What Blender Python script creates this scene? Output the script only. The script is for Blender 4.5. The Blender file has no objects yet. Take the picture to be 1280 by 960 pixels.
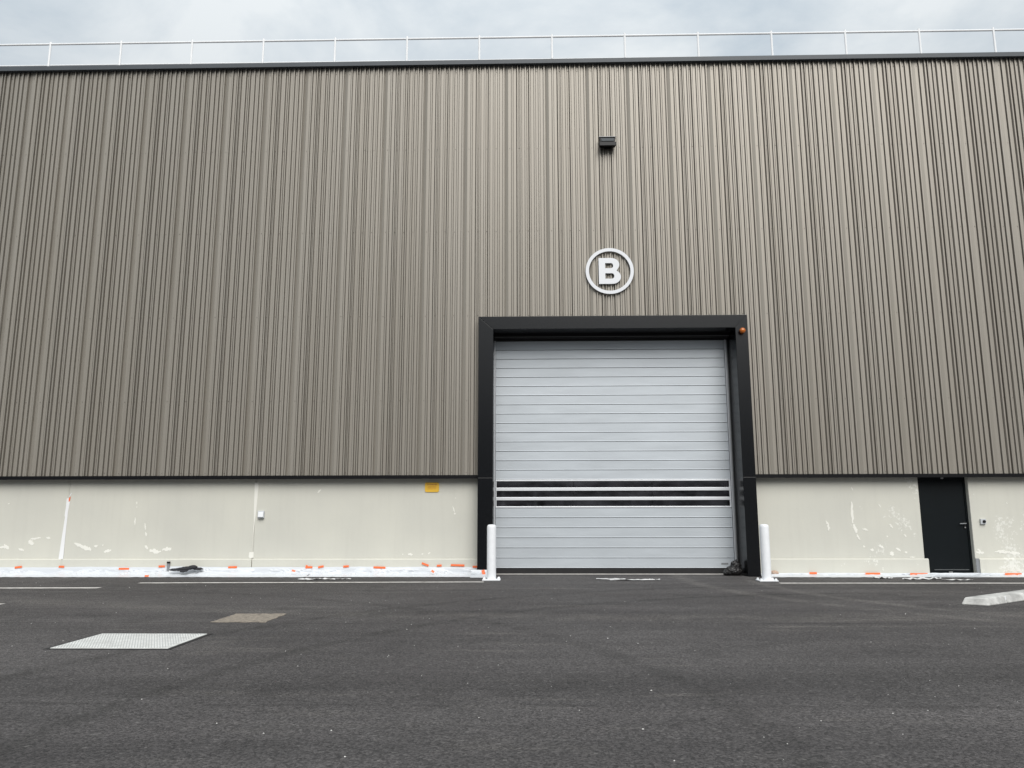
import bpy, bmesh, math, random
from mathutils import Vector, Matrix, noise
from math import radians, sin, cos, pi

random.seed(7)
scene = bpy.context.scene
COL = scene.collection

# ------------------------------------------------------------------ camera
PITCH, YAW, ROLL = 0.16925, 0.02243, -0.00166
fw = Vector((-sin(YAW)*cos(PITCH), cos(YAW)*cos(PITCH), sin(PITCH)))
rt = Vector((cos(YAW), sin(YAW), 0))
up = rt.cross(fw)
rt, up = rt*cos(ROLL)+up*sin(ROLL), up*cos(ROLL)-rt*sin(ROLL)
cam_data = bpy.data.cameras.new('camera')
cam = bpy.data.objects.new('camera', cam_data); COL.objects.link(cam)
m = Matrix((rt, up, -fw)).transposed().to_4x4(); m.translation = (0, -17.9, 1.35)
cam.matrix_world = m
cam_data.sensor_fit = 'HORIZONTAL'; cam_data.sensor_width = 36.0
cam_data.lens = 36.0*961/1280
cam_data.clip_start = 0.05; cam_data.clip_end = 5000
scene.camera = cam

# ------------------------------------------------------------------ sky and sun (bright overcast)
SUN_EL, SUN_AZ = radians(43), radians(14)          # azimuth from the wall normal towards the right
world = bpy.data.worlds.new('World'); scene.world = world; world.use_nodes = True
wn, wl = world.node_tree.nodes, world.node_tree.links
wn.clear()
def W(t, **k):
    n = wn.new(t)
    for a, b in k.items(): setattr(n, a, b)
    return n
out = W('ShaderNodeOutputWorld'); bg = W('ShaderNodeBackground'); bg.inputs['Strength'].default_value = 0.1
sky = W('ShaderNodeTexSky', sky_type='NISHITA', sun_disc=False)
sky.sun_elevation = SUN_EL; sky.sun_rotation = pi - SUN_AZ; sky.dust_density = 3.0
tc = W('ShaderNodeTexCoord'); sep = W('ShaderNodeSeparateXYZ'); wl.new(tc.outputs['Generated'], sep.inputs[0])
zc = W('ShaderNodeMath', operation='MAXIMUM'); zc.inputs[1].default_value = 0.0; wl.new(sep.outputs['Z'], zc.inputs[0])
za = W('ShaderNodeMath', operation='ADD'); za.inputs[1].default_value = 0.25; wl.new(zc.outputs[0], za.inputs[0])
dx = W('ShaderNodeMath', operation='DIVIDE'); wl.new(sep.outputs['X'], dx.inputs[0]); wl.new(za.outputs[0], dx.inputs[1])
dy = W('ShaderNodeMath', operation='DIVIDE'); wl.new(sep.outputs['Y'], dy.inputs[0]); wl.new(za.outputs[0], dy.inputs[1])
cmb = W('ShaderNodeCombineXYZ'); wl.new(dx.outputs[0], cmb.inputs[0]); wl.new(dy.outputs[0], cmb.inputs[1])
nz = W('ShaderNodeTexNoise'); nz.inputs['Scale'].default_value = 2.6; nz.inputs['Detail'].default_value = 8
nz.inputs['Roughness'].default_value = 0.56; nz.inputs['Distortion'].default_value = 0.3
wl.new(cmb.outputs[0], nz.inputs['Vector'])
rmp = W('ShaderNodeValToRGB'); wl.new(nz.outputs['Fac'], rmp.inputs[0])
rmp.color_ramp.elements[0].position = 0.36; rmp.color_ramp.elements[0].color = (0.58, 0.67, 0.745, 1)
rmp.color_ramp.elements[1].position = 0.60; rmp.color_ramp.elements[1].color = (0.94, 0.985, 1.0, 1)
# overcast luminance: brighter towards the zenith
gr = W('ShaderNodeMath', operation='MULTIPLY_ADD'); gr.inputs[1].default_value = 5.0; gr.inputs[2].default_value = 1.9
wl.new(zc.outputs[0], gr.inputs[0])
vm = W('ShaderNodeVectorMath', operation='SCALE'); wl.new(rmp.outputs[0], vm.inputs[0]); wl.new(gr.outputs[0], vm.inputs['Scale'])
mx = W('ShaderNodeMix', data_type='RGBA'); mx.inputs[0].default_value = 0.93
wl.new(sky.outputs[0], mx.inputs['A']); wl.new(vm.outputs[0], mx.inputs['B'])
wl.new(mx.outputs['Result'], bg.inputs['Color']); wl.new(bg.outputs[0], out.inputs[0])

sun_data = bpy.data.lights.new('sun', 'SUN'); sun_data.energy = 1.5; sun_data.angle = radians(45); sun_data.color = (1.0, 0.97, 0.93)
sun = bpy.data.objects.new('sun', sun_data); COL.objects.link(sun)
sd = Vector((sin(SUN_AZ)*cos(SUN_EL), -cos(SUN_AZ)*cos(SUN_EL), sin(SUN_EL)))
sun.rotation_euler = sd.to_track_quat('Z', 'Y').to_euler(); sun.location = (0, -10, 30)

vs = scene.view_settings
vs.view_transform = 'Standard'; vs.look = 'None'; vs.gamma = 1.0; vs.use_curve_mapping = False
vs.exposure = 1.0

# ------------------------------------------------------------------ materials
def mat(name, color, rough=0.6, metal=0.0, spec=0.5, var=0.0, vscale=4.0, bump=0.0, bscale=40.0,
        stretch=None, var2=None, coat=0.0):
    m = bpy.data.materials.new(name); m.use_nodes = True
    nt = m.node_tree; b = nt.nodes['Principled BSDF']
    b.inputs['Roughness'].default_value = rough; b.inputs['Metallic'].default_value = metal
    b.inputs['Specular IOR Level'].default_value = spec
    if coat: b.inputs['Coat Weight'].default_value = coat; b.inputs['Coat Roughness'].default_value = 0.1
    b.inputs['Base Color'].default_value = (*color, 1)
    geo = nt.nodes.new('ShaderNodeNewGeometry'); pos = geo.outputs['Position']
    if stretch:
        mp = nt.nodes.new('ShaderNodeMapping'); mp.inputs['Scale'].default_value = stretch
        nt.links.new(pos, mp.inputs[0]); pos = mp.outputs[0]
    if var:
        n = nt.nodes.new('ShaderNodeTexNoise'); n.inputs['Scale'].default_value = vscale; n.inputs['Detail'].default_value = 6
        n.inputs['Roughness'].default_value = 0.62
        nt.links.new(pos, n.inputs['Vector'])
        r = nt.nodes.new('ShaderNodeValToRGB'); r.color_ramp.elements[0].position = 0.3; r.color_ramp.elements[1].position = 0.7
        c2 = var2 or tuple(c*(1-var) for c in color)
        r.color_ramp.elements[0].color = (*c2, 1); r.color_ramp.elements[1].color = (*[min(1, c*(1+var*0.5)) for c in color], 1)
        nt.links.new(n.outputs['Fac'], r.inputs[0]); nt.links.new(r.outputs[0], b.inputs['Base Color'])
    if bump:
        n2 = nt.nodes.new('ShaderNodeTexNoise'); n2.inputs['Scale'].default_value = bscale; n2.inputs['Detail'].default_value = 4
        nt.links.new(geo.outputs['Position'], n2.inputs['Vector'])
        bp = nt.nodes.new('ShaderNodeBump'); bp.inputs['Strength'].default_value = bump; bp.inputs['Distance'].default_value = 0.01
        nt.links.new(n2.outputs['Fac'], bp.inputs['Height']); nt.links.new(bp.outputs[0], b.inputs['Normal'])
    return m

M = {}
M['clad'] = mat('bronze_grey_cladding', (0.298, 0.277, 0.242), 0.43, 0.28, 0.5, 0.05, 1.0, stretch=(1.6, 1, 0.10), var2=(0.275, 0.252, 0.215))
def sheet_shift(m, amt):
    nt = m.node_tree; b = nt.nodes['Principled BSDF']; src = b.inputs['Base Color'].links[0].from_socket
    oi = nt.nodes.new('ShaderNodeObjectInfo'); mr = nt.nodes.new('ShaderNodeMapRange')
    mr.inputs['To Min'].default_value = 1-amt; mr.inputs['To Max'].default_value = 1+amt; nt.links.new(oi.outputs['Random'], mr.inputs['Value'])
    v = nt.nodes.new('ShaderNodeVectorMath'); v.operation = 'SCALE'; nt.links.new(src, v.inputs[0]); nt.links.new(mr.outputs[0], v.inputs['Scale'])
    nt.links.new(v.outputs[0], b.inputs['Base Color'])
sheet_shift(M['clad'], 0.035)
M['trim'] = mat('black_trim', (0.003, 0.003, 0.004), 0.5, 0, 0.2)
M['cap'] = mat('anthracite_cap', (0.065, 0.075, 0.085), 0.5, 0, 0.4, 0.12, 2)
M['frame'] = mat('anthracite_frame', (0.0020, 0.0026, 0.0038), 0.25, 0, 0.45, 0.10, 1.5)
M['jamb'] = mat('anthracite_gloss_reveal', (0.0020, 0.0026, 0.0036), 0.24, 0, 0.35)
M['slat'] = mat('silver_slat', (0.53, 0.57, 0.605), 0.42, 0.25, 0.5, 0.09, 2.2, stretch=(0.35, 1, 2.2))
sheet_shift(M['slat'], 0.02)
M['bar'] = mat('bright_aluminium', (0.78, 0.80, 0.83), 0.35, 0.3)
M['rubber'] = mat('black_rubber', (0.012, 0.012, 0.013), 0.7)
M['rubber_seal'] = mat('worn_rubber_seal', (0.009, 0.0085, 0.0095), 0.65, var=0.4, vscale=6)
M['concrete'] = mat('pale_sill', (0.62, 0.60, 0.57), 0.9, var=0.2, vscale=5)
M['white'] = mat('white_paint', (0.79, 0.81, 0.83), 0.6, var=0.05, vscale=9)
M['sign_white'] = mat('white_sign_face', (0.72, 0.735, 0.765), 0.45)
M['rail'] = mat('white_rail', (0.84, 0.85, 0.86), 0.5)
M['black'] = mat('black_housing', (0.005, 0.005, 0.006), 0.5, 0, 0.3)
M['door'] = mat('black_door', (0.0030, 0.0052, 0.0066), 0.42, 0, 0.22, 0.15, 2)
M['inside'] = mat('dark_interior', (0.10, 0.10, 0.11), 0.8)
M['screw'] = mat('screw_head', (0.15, 0.135, 0.12), 0.5)
M['steel'] = mat('stainless', (0.6, 0.6, 0.6), 0.35, 0.8)
M['grey_plastic'] = mat('grey_plastic', (0.50, 0.52, 0.54), 0.5)
M['mid_grey'] = mat('mid_grey_plastic', (0.22, 0.23, 0.24), 0.5)
M['filler'] = mat('white_filler', (0.77, 0.76, 0.70), 0.85)
M['filler_white'] = mat('bright_white_filler', (0.78, 0.785, 0.79), 0.8)
M['tape'] = mat('orange_tape', (0.85, 0.17, 0.05), 0.5, var=0.08, vscale=20)
M['scrap'] = mat('white_scrap', (0.60, 0.60, 0.60), 0.6)
M['line'] = mat('line_paint', (0.66, 0.645, 0.61), 0.8, var=0.35, vscale=9, var2=(0.36, 0.34, 0.32))
M['bag'] = mat('black_bag_plastic', (0.016, 0.015, 0.015), 0.30, 0, 0.5, bump=0.5, bscale=25)
M['cloth'] = mat('black_cloth', (0.014, 0.014, 0.018), 0.75, bump=0.4, bscale=30)
M['brick'] = mat('broken_brick', (0.28, 0.15, 0.09), 0.9, var=0.6, vscale=18, var2=(0.55, 0.47, 0.40))
M['stop'] = mat('worn_white_concrete', (0.52, 0.52, 0.50), 0.85, var=0.55, vscale=4, bump=0.3, bscale=30)
M['yellow'] = mat('yellow_plate', (0.82, 0.50, 0.05), 0.4, var=0.1, vscale=8)
M['print'] = mat('faded_red_print', (0.45, 0.16, 0.03), 0.6)
M['pebble'] = mat('pale_grit', (0.60, 0.59, 0.57), 0.9)
M['opp'] = mat('stand_in_dark_facade', (0.05, 0.05, 0.054), 0.8, var=0.15, vscale=0.5)
M['stud'] = mat('worn_stud', (0.36, 0.365, 0.36), 0.6)
M['roof'] = mat('roof_membrane', (0.25, 0.25, 0.26), 0.9)

def glass(name, color, rough=0.03, trans=1.0, **k):
    m = mat(name, color, rough, **k); b = m.node_tree.nodes['Principled BSDF']
    b.inputs['Transmission Weight'].default_value = trans; b.inputs['IOR'].default_value = 1.55
    return m
M['pane'] = glass('tinted_acrylic_painted_reflections', (0.095, 0.095, 0.11), 0.03, 0.72, var=0.85, vscale=1.6, stretch=(1.4, 1, 2.5))  # grey haze and smears in the colour imitate reflections on the panes
M['lens'] = glass('amber_lens', (0.70, 0.19, 0.03), 0.12, 0.35)
M['lamp_glass'] = mat('grey_lamp_glass', (0.020, 0.026, 0.030), 0.4)

# painted render wall with scuffs
def wall_mat(name, scuff):
    m = mat(name, (0.58, 0.57, 0.50), 0.8, bump=0.12, bscale=14)
    nt = m.node_tree; b = nt.nodes['Principled BSDF']; N = nt.nodes.new; L = nt.links.new
    geo = N('ShaderNodeNewGeometry')
    n = N('ShaderNodeTexNoise'); n.inputs['Scale'].default_value = 0.8; n.inputs['Detail'].default_value = 5
    L(geo.outputs['Position'], n.inputs['Vector'])
    r = N('ShaderNodeValToRGB'); r.color_ramp.elements[0].position = 0.3; r.color_ramp.elements[1].position = 0.72
    r.color_ramp.elements[0].color = (0.545, 0.54, 0.485, 1); r.color_ramp.elements[1].color = (0.60, 0.593, 0.525, 1)
    L(n.outputs['Fac'], r.inputs[0])
    mp = N('ShaderNodeMapping'); mp.inputs['Scale'].default_value = (6, 1, 0.5); L(geo.outputs['Position'], mp.inputs[0])
    n3 = N('ShaderNodeTexNoise'); n3.inputs['Scale'].default_value = 1.5; n3.inputs['Detail'].default_value = 4; L(mp.outputs[0], n3.inputs['Vector'])
    r3 = N('ShaderNodeMapRange'); r3.inputs['From Min'].default_value = 0.5; r3.inputs['From Max'].default_value = 0.85; r3.inputs['To Max'].default_value = 0.22
    L(n3.outputs['Fac'], r3.inputs['Value'])
    mx = N('ShaderNodeMix'); mx.data_type = 'RGBA'; L(r3.outputs[0], mx.inputs[0]); L(r.outputs[0], mx.inputs['A']); mx.inputs['B'].default_value = (0.47, 0.46, 0.41, 1)
    col = mx.outputs['Result']
    if scuff:
        n2 = N('ShaderNodeTexNoise'); n2.inputs['Scale'].default_value = 14; n2.inputs['Detail'].default_value = 6; n2.inputs['Roughness'].default_value = 0.75
        L(geo.outputs['Position'], n2.inputs['Vector'])
        n4 = N('ShaderNodeTexNoise'); n4.inputs['Scale'].default_value = 1.7; L(geo.outputs['Position'], n4.inputs['Vector'])
        a = N('ShaderNodeMath'); a.operation = 'MULTIPLY'; sx_ = N('ShaderNodeSeparateXYZ'); L(geo.outputs['Position'], sx_.inputs[0])
        zone = N('ShaderNodeMapRange'); zone.inputs['From Min'].default_value = 7.0; zone.inputs['From Max'].default_value = 7.9; zone.inputs['To Min'].default_value = 0.8; L(sx_.outputs['X'], zone.inputs['Value'])
        az = N('ShaderNodeMath'); az.operation = 'MULTIPLY'; L(n4.outputs['Fac'], az.inputs[0]); L(zone.outputs[0], az.inputs[1])
        L(n2.outputs['Fac'], a.inputs[0]); L(az.outputs[0], a.inputs[1])
        r2 = N('ShaderNodeMapRange'); r2.inputs['From Min'].default_value = 0.335; r2.inputs['From Max'].default_value = 0.36
        L(a.outputs[0], r2.inputs['Value'])
        m2 = N('ShaderNodeMix'); m2.data_type = 'RGBA'; L(r2.outputs[0], m2.inputs[0]); L(col, m2.inputs['A']); m2.inputs['B'].default_value = (0.70, 0.695, 0.64, 1)
        n5 = N('ShaderNodeTexNoise'); n5.inputs['Scale'].default_value = 13; n5.inputs['Detail'].default_value = 6; n5.inputs['Roughness'].default_value = 0.8
        L(geo.outputs['Position'], n5.inputs['Vector'])
        r5 = N('ShaderNodeMapRange'); r5.inputs['From Min'].default_value = 0.665; r5.inputs['From Max'].default_value = 0.70; r5.inputs['To Max'].default_value = 0.7
        L(n5.outputs['Fac'], r5.inputs['Value'])
        m3 = N('ShaderNodeMix'); m3.data_type = 'RGBA'; L(r5.outputs[0], m3.inputs[0]); L(m2.outputs['Result'], m3.inputs['A']); m3.inputs['B'].default_value = (0.33, 0.32, 0.29, 1)
        col = m3.outputs['Result']
    L(col, b.inputs['Base Color'])
    return m
M['wall'] = wall_mat('cream_wall_paint', False)
M['wall_worn'] = wall_mat('cream_wall_paint_worn', True)

# plastic film
def film_mat():
    m = mat('white_masking_film', (0.60, 0.625, 0.655), 0.32, bump=0.4, bscale=6)
    b = m.node_tree.nodes['Principled BSDF']
    return m
M['film'] = film_mat()

# asphalt
def asphalt():
    m = bpy.data.materials.new('asphalt'); m.use_nodes = True; nt = m.node_tree; N = nt.nodes.new; L = nt.links.new
    b = nt.nodes['Principled BSDF']; b.inputs['Specular IOR Level'].default_value = 0.35
    geo = N('ShaderNodeNewGeometry'); P = geo.outputs['Position']
    def nse(scale, detail=5, rough=0.6, vec=P):
        n = N('ShaderNodeTexNoise'); n.inputs['Scale'].default_value = scale; n.inputs['Detail'].default_value = detail; n.inputs['Roughness'].default_value = rough
        L(vec, n.inputs['Vector']); return n.outputs['Fac']
    def ramp(v, a, ca, bb, cb):
        r = N('ShaderNodeValToRGB'); L(v, r.inputs[0]); e = r.color_ramp.elements
        e[0].position = a; e[0].color = (*ca, 1); e[1].position = bb; e[1].color = (*cb, 1); return r.outputs[0]
    def mul(a, bb, f=1.0):
        x = N('ShaderNodeMix'); x.data_type = 'RGBA'; x.blend_type = 'MULTIPLY'; x.inputs[0].default_value = f
        L(a, x.inputs['A']); L(bb, x.inputs['B']); return x.outputs['Result']
    def mix(fac, a, c):
        x = N('ShaderNodeMix'); x.data_type = 'RGBA'; L(fac, x.inputs[0]); L(a, x.inputs['A']); x.inputs['B'].default_value = (*c, 1); return x.outputs['Result']
    def mr(v, a, bb, lo=0., hi=1.):
        r = N('ShaderNodeMapRange'); r.inputs['From Min'].default_value = a; r.inputs['From Max'].default_value = bb
        r.inputs['To Min'].default_value = lo; r.inputs['To Max'].default_value = hi; L(v, r.inputs['Value']); return r.outputs[0]
    base = ramp(nse(0.22, 6, 0.6), 0.32, (0.057, 0.0535, 0.054), 0.7, (0.085, 0.081, 0.0812))
    # paving lanes laid along the wall
    mp = N('ShaderNodeMapping'); mp.inputs['Scale'].default_value = (0.10, 1.1, 1); L(P, mp.inputs[0])
    base = mul(base, ramp(nse(1.0, 6, 0.65, mp.outputs[0]), 0.32, (0.74, 0.735, 0.735), 0.68, (1.20, 1.185, 1.175)))
    # dusty wheel tracks, drifting diagonally
    mp2 = N('ShaderNodeMapping'); mp2.inputs['Scale'].default_value = (0.35, 2.4, 1); mp2.inputs['Rotation'].default_value = (0, 0, 0.45); L(P, mp2.inputs[0])
    tr = nse(1.0, 7, 0.7, mp2.outputs[0]); big = nse(0.35, 3)
    tm = N('ShaderNodeMath'); tm.operation = 'MULTIPLY'; L(mr(tr, 0.54, 0.72), tm.inputs[0]); L(mr(big, 0.45, 0.65), tm.inputs[1])
    ts = N('ShaderNodeMath'); ts.operation = 'MULTIPLY'; ts.inputs[1].default_value = 0.6; L(tm.outputs[0], ts.inputs[0])
    base = mix(ts.outputs[0], base, (0.20, 0.185, 0.17))
    dk = mr(nse(0.9, 5, 0.6), 0.55, 0.72, 0, 0.5); base = mix(dk, base, (0.022, 0.021, 0.021))
    # paving seams and curved tyre marks
    sp_ = N('ShaderNodeSeparateXYZ'); L(P, sp_.inputs[0])
    def mth(op, a, bb=None):
        n = N('ShaderNodeMath'); n.operation = op
        for k, q in enumerate((a, bb)):
            if q is None: continue
            if isinstance(q, (int, float)): n.inputs[k].default_value = q
            else: L(q, n.inputs[k])
        return n.outputs[0]
    wob = mth('MULTIPLY', mth('SUBTRACT', nse(1.2, 5, 0.6), 0.5), 0.16); brk = mr(nse(0.8, 4, 0.7), 0.42, 0.58)
    for y0, w_, amt in ((-7.78, .030, .75), (-12.05, .05, .45), (-4.05, .04, .35)):
        dd = mth('ABSOLUTE', mth('ADD', mth('SUBTRACT', sp_.outputs['Y'], y0), wob))
        base = mix(mth('MULTIPLY', mr(dd, w_, w_*.3), mth('MULTIPLY', brk, amt)), base, (0.016, 0.015, 0.015))
    trk = mr(nse(1.7, 6, 0.75), 0.36, 0.66)
    for cx_, cy_, r_, w_, amt, colr in ((6.5, -13.5, 9.6, .16, .38, (0.024, 0.023, 0.022)), (6.5, -13.5, 11.2, .16, .38, (0.024, 0.023, 0.022)),
                                        (12.0, -2.0, 7.4, .20, .30, (0.17, 0.16, 0.15)), (12.5, -1.0, 9.2, .25, .26, (0.17, 0.16, 0.15)),
                                        (-9.0, -14.0, 10.6, .18, .28, (0.024, 0.023, 0.022)), (2.0, 20.0, 27.2, .5, .22, (0.15, 0.14, 0.13)), (-3.0, 30, 41.5, .6, .25, (0.03, 0.028, 0.027))):
        ddx = mth('SUBTRACT', sp_.outputs['X'], cx_); ddy = mth('SUBTRACT', sp_.outputs['Y'], cy_)
        rr = mth('SQRT', mth('ADD', mth('MULTIPLY', ddx, ddx), mth('MULTIPLY', ddy, ddy)))
        dd = mth('ABSOLUTE', mth('ADD', mth('SUBTRACT', rr, r_), wob))
        base = mix(mth('MULTIPLY', mr(dd, w_, w_*.2), mth('MULTIPLY', trk, min(1, amt*1.9))), base, colr)
    # aggregate
    v = N('ShaderNodeTexVoronoi'); v.inputs['Scale'].default_value = 72; L(P, v.inputs['Vector'])
    hs = N('ShaderNodeSeparateColor'); L(v.outputs['Color'], hs.inputs[0])
    base = mul(base, ramp(hs.outputs[0], 0.0, (0.44, 0.44, 0.44), 1.0, (1.54, 1.53, 1.52)))
    base = mul(base, ramp(nse(30, 6, 0.8), 0.36, (0.68, 0.68, 0.68), 0.64, (1.26, 1.26, 1.25)))
    # pale stones here and there
    v2 = N('ShaderNodeTexVoronoi'); v2.inputs['Scale'].default_value = 46; L(P, v2.inputs['Vector'])
    s2 = N('ShaderNodeSeparateColor'); L(v2.outputs['Color'], s2.inputs[0])
    base = mix(mr(s2.outputs[1], 0.985, 0.99, 0, 0.32), base, (0.22, 0.21, 0.20))
    L(base, b.inputs['Base Color'])
    L(mr(nse(0.6, 4), 0.3, 0.7, 0.72, 0.92), b.inputs['Roughness'])
    h = N('ShaderNodeMath'); h.operation = 'MULTIPLY_ADD'; h.inputs[1].default_value = -0.5; L(v.outputs['Distance'], h.inputs[0]); L(nse(60, 4, 0.7), h.inputs[2])
    bp = N('ShaderNodeBump'); bp.inputs['Strength'].default_value = 0.9; bp.inputs['Distance'].default_value = 0.009
    L(h.outputs[0], bp.inputs['Height']); L(bp.outputs[0], b.inputs['Normal'])
    return m
M['asphalt'] = asphalt()

# galvanised tread grid and dusty cover
def cover_mat(name, c1, c2, scale, rough):
    m = mat(name, c1, rough, 0.15); nt = m.node_tree; N = nt.nodes.new; L = nt.links.new; b = nt.nodes['Principled BSDF']
    geo = N('ShaderNodeNewGeometry')
    n = N('ShaderNodeTexNoise'); n.inputs['Scale'].default_value = scale; n.inputs['Detail'].default_value = 7; n.inputs['Roughness'].default_value = 0.7
    L(geo.outputs['Position'], n.inputs['Vector'])
    r = N('ShaderNodeValToRGB'); L(n.outputs['Fac'], r.inputs[0]); r.color_ramp.elements[0].position = 0.33; r.color_ramp.elements[1].position = 0.6
    r.color_ramp.elements[0].color = (*c2, 1); r.color_ramp.elements[1].color = (*c1, 1); L(r.outputs[0], b.inputs['Base Color'])
    return m
M['galv'] = cover_mat('galvanised_tread', (0.70, 0.71, 0.69), (0.50, 0.50, 0.48), 6.0, 0.6)
M['dusty'] = cover_mat('dusty_cover', (0.31, 0.27, 0.22), (0.11, 0.095, 0.08), 18.0, 0.95)

# ------------------------------------------------------------------ helpers
class MB:
    def __init__(s): s.v = []; s.f = []
    def add(s, vs, fs):
        o = len(s.v); s.v += [tuple(p) for p in vs]; s.f += [tuple(i+o for i in f) for f in fs]; return s
    def box(s, x0, x1, y0, y1, z0, z1):
        return s.add([(x0,y0,z0),(x1,y0,z0),(x1,y1,z0),(x0,y1,z0),(x0,y0,z1),(x1,y0,z1),(x1,y1,z1),(x0,y1,z1)],
                     [(0,3,2,1),(4,5,6,7),(0,1,5,4),(1,2,6,5),(2,3,7,6),(3,0,4,7)])
    def hexa(s, p8):
        return s.add(p8, [(0,3,2,1),(4,5,6,7),(0,1,5,4),(1,2,6,5),(2,3,7,6),(3,0,4,7)])
    def tube(s, a, b, r, n=10, r2=None):
        a, b = Vector(a), Vector(b); d = (b-a).normalized(); r2 = r if r2 is None else r2
        u = d.orthogonal().normalized(); w = d.cross(u)
        vs = [a+(u*cos(2*pi*i/n)+w*sin(2*pi*i/n))*r for i in range(n)]+[b+(u*cos(2*pi*i/n)+w*sin(2*pi*i/n))*r2 for i in range(n)]
        return s.add(vs, [(i,(i+1)%n,n+(i+1)%n,n+i) for i in range(n)]+[tuple(range(n))[::-1], tuple(range(n,2*n))])
    def lathe(s, prof, c=(0,0,0), n=24):
        vs = [(c[0]+r*cos(2*pi*i/n), c[1]+r*sin(2*pi*i/n), c[2]+z) for r, z in prof for i in range(n)]
        k = len(prof)
        fs = [(j*n+i, j*n+(i+1)%n, (j+1)*n+(i+1)%n, (j+1)*n+i) for j in range(k-1) for i in range(n)]
        return s.add(vs, fs+[tuple(range(n))[::-1], tuple(range((k-1)*n, k*n))])
    def mesh(s, name, m=None):
        me = bpy.data.meshes.new(name); me.from_pydata(s.v, [], s.f); me.update()
        if m: me.materials.append(M[m])
        return me
    def build(s, name, m, parent=None, smooth=False, bevel=0, loc=None):
        o = link(name, s.mesh(name, m), parent)
        if smooth: o.data.polygons.foreach_set('use_smooth', [True]*len(o.data.polygons))
        if bevel: bev(o, bevel)
        if loc: o.location = loc
        return o

def link(name, me, parent=None, loc=None):
    o = bpy.data.objects.new(name, me); COL.objects.link(o)
    if parent: o.parent = parent
    if loc: o.location = loc
    return o
def bev(o, w, seg=2):
    b = o.modifiers.new('bevel', 'BEVEL'); b.width = w; b.segments = seg; b.limit_method = 'ANGLE'; b.angle_limit = radians(40)
    return o
def empty(name, loc=(0, 0, 0)):
    o = bpy.data.objects.new(name, None); COL.objects.link(o); o.location = loc; o.empty_display_size = 0.2; return o
def tag(o, label=None, cat=None, group=None, kind=None):
    for k, v in (('label', label), ('category', cat), ('group', group), ('kind', kind)):
        if v: o[k] = v
    return o
def copy_tree(o, parent=None):
    c = o.copy(); COL.objects.link(c); c.parent = parent
    for ch in list(o.children): copy_tree(ch, c)
    return c

# ------------------------------------------------------------------ ground
tag(MB().add([(-900,-900,0),(900,-900,0),(900,900,0),(-900,900,0)], [(0,1,2,3)]).build('ground', 'asphalt'),
    'dark grey asphalt yard in front of the warehouse', 'ground', kind='structure')

def ragged_strip(name, a, b, w, label, z=0.004, n=60, jit=0.012):
    a, b = Vector((*a, 0)), Vector((*b, 0)); d = (b-a); nrm = Vector((-d.y, d.x, 0)).normalized()
    vs = []; fs = []
    for i in range(n+1):
        p = a+d*(i/n)
        for sgn in (-1, 1):
            q = p+nrm*(sgn*w/2+random.uniform(-jit, jit)); vs.append((q.x, q.y, z))
    for i in range(n): fs.append((2*i, 2*i+2, 2*i+3, 2*i+1))
    o = MB().add(vs, fs).build(name, 'line'); tag(o, label, 'road marking', kind='structure'); return o
ragged_strip('painted_line', (-7.98, -1.92), (-0.95, -1.66), 0.17, 'white painted line on the asphalt ending at the left bollard')
ragged_strip('painted_line', (-16.0, -3.2), (-8.2, -3.0), 0.19, 'pale painted bay line at the left edge of the yard')
ragged_strip('painted_line', (-14.0, -5.9), (-8.2, -5.72), 0.16, 'short end of a painted bay line cut by the left edge')
ragged_strip('painted_line', (5.0, -1.92), (24.0, -1.88), 0.17, 'white painted line on the asphalt right of the right bollard', n=120)

# ------------------------------------------------------------------ warehouse
X0, X1 = -24.5, 24.5
house = tag(empty('warehouse', (0, 0, 0)), 'large warehouse clad in bronze grey ribbed metal above a cream wall', 'building')
ZB, ZT = 2.275, 12.62            # cladding bottom and top
FX0, FX1, FZ = -1.185, 5.13, 5.99  # outside of the door portal
IX0, IX1, IZ = -0.835, 4.84, 5.68  # inside of the door portal

# profile of one cladding sheet: narrow upstanding ribs at uneven spacing on a flat pan
MOD = 1.02; PH = -1.47; RH = 0.034; GD = 0.034
# rib centre (share of the sheet), half width, crevice width left and right (m), left flank slope (m)
ribs = [(0.066, .013, .013, .012, .002), (0.200, .012, .004, .013, .022), (0.274, .009, .018, .018, .002), (0.393, .015, .007, .017, .002),
        (0.497, .012, .004, .011, .022), (0.618, .014, .009, .012, .002), (0.727, .014, .011, .013, .002), (0.856, .013, .022, .012, .002)]
prof = [(0.0, 0.0)]
for c, h, gl, gr_, sl in ribs:
    x = c*MOD
    prof += [(x-h-sl-gl-.003, 0), (x-h-sl-gl, GD), (x-h-sl-.001, GD), (x-h, -RH), (x+h, -RH), (x+h+.003, GD), (x+h+.003+gr_, GD), (x+h+.006+gr_, 0)]
prof[-1] = (prof[-1][0], .016)
prof += [(0.955*MOD, -0.010), (0.963*MOD, 0.001), (MOD, 0.0)]
screw_x = [0.005, 0.2335, 0.445, 0.672]
screw_z = [12.44, 10.36, 8.20, 6.08, 4.025, 2.335]

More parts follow.
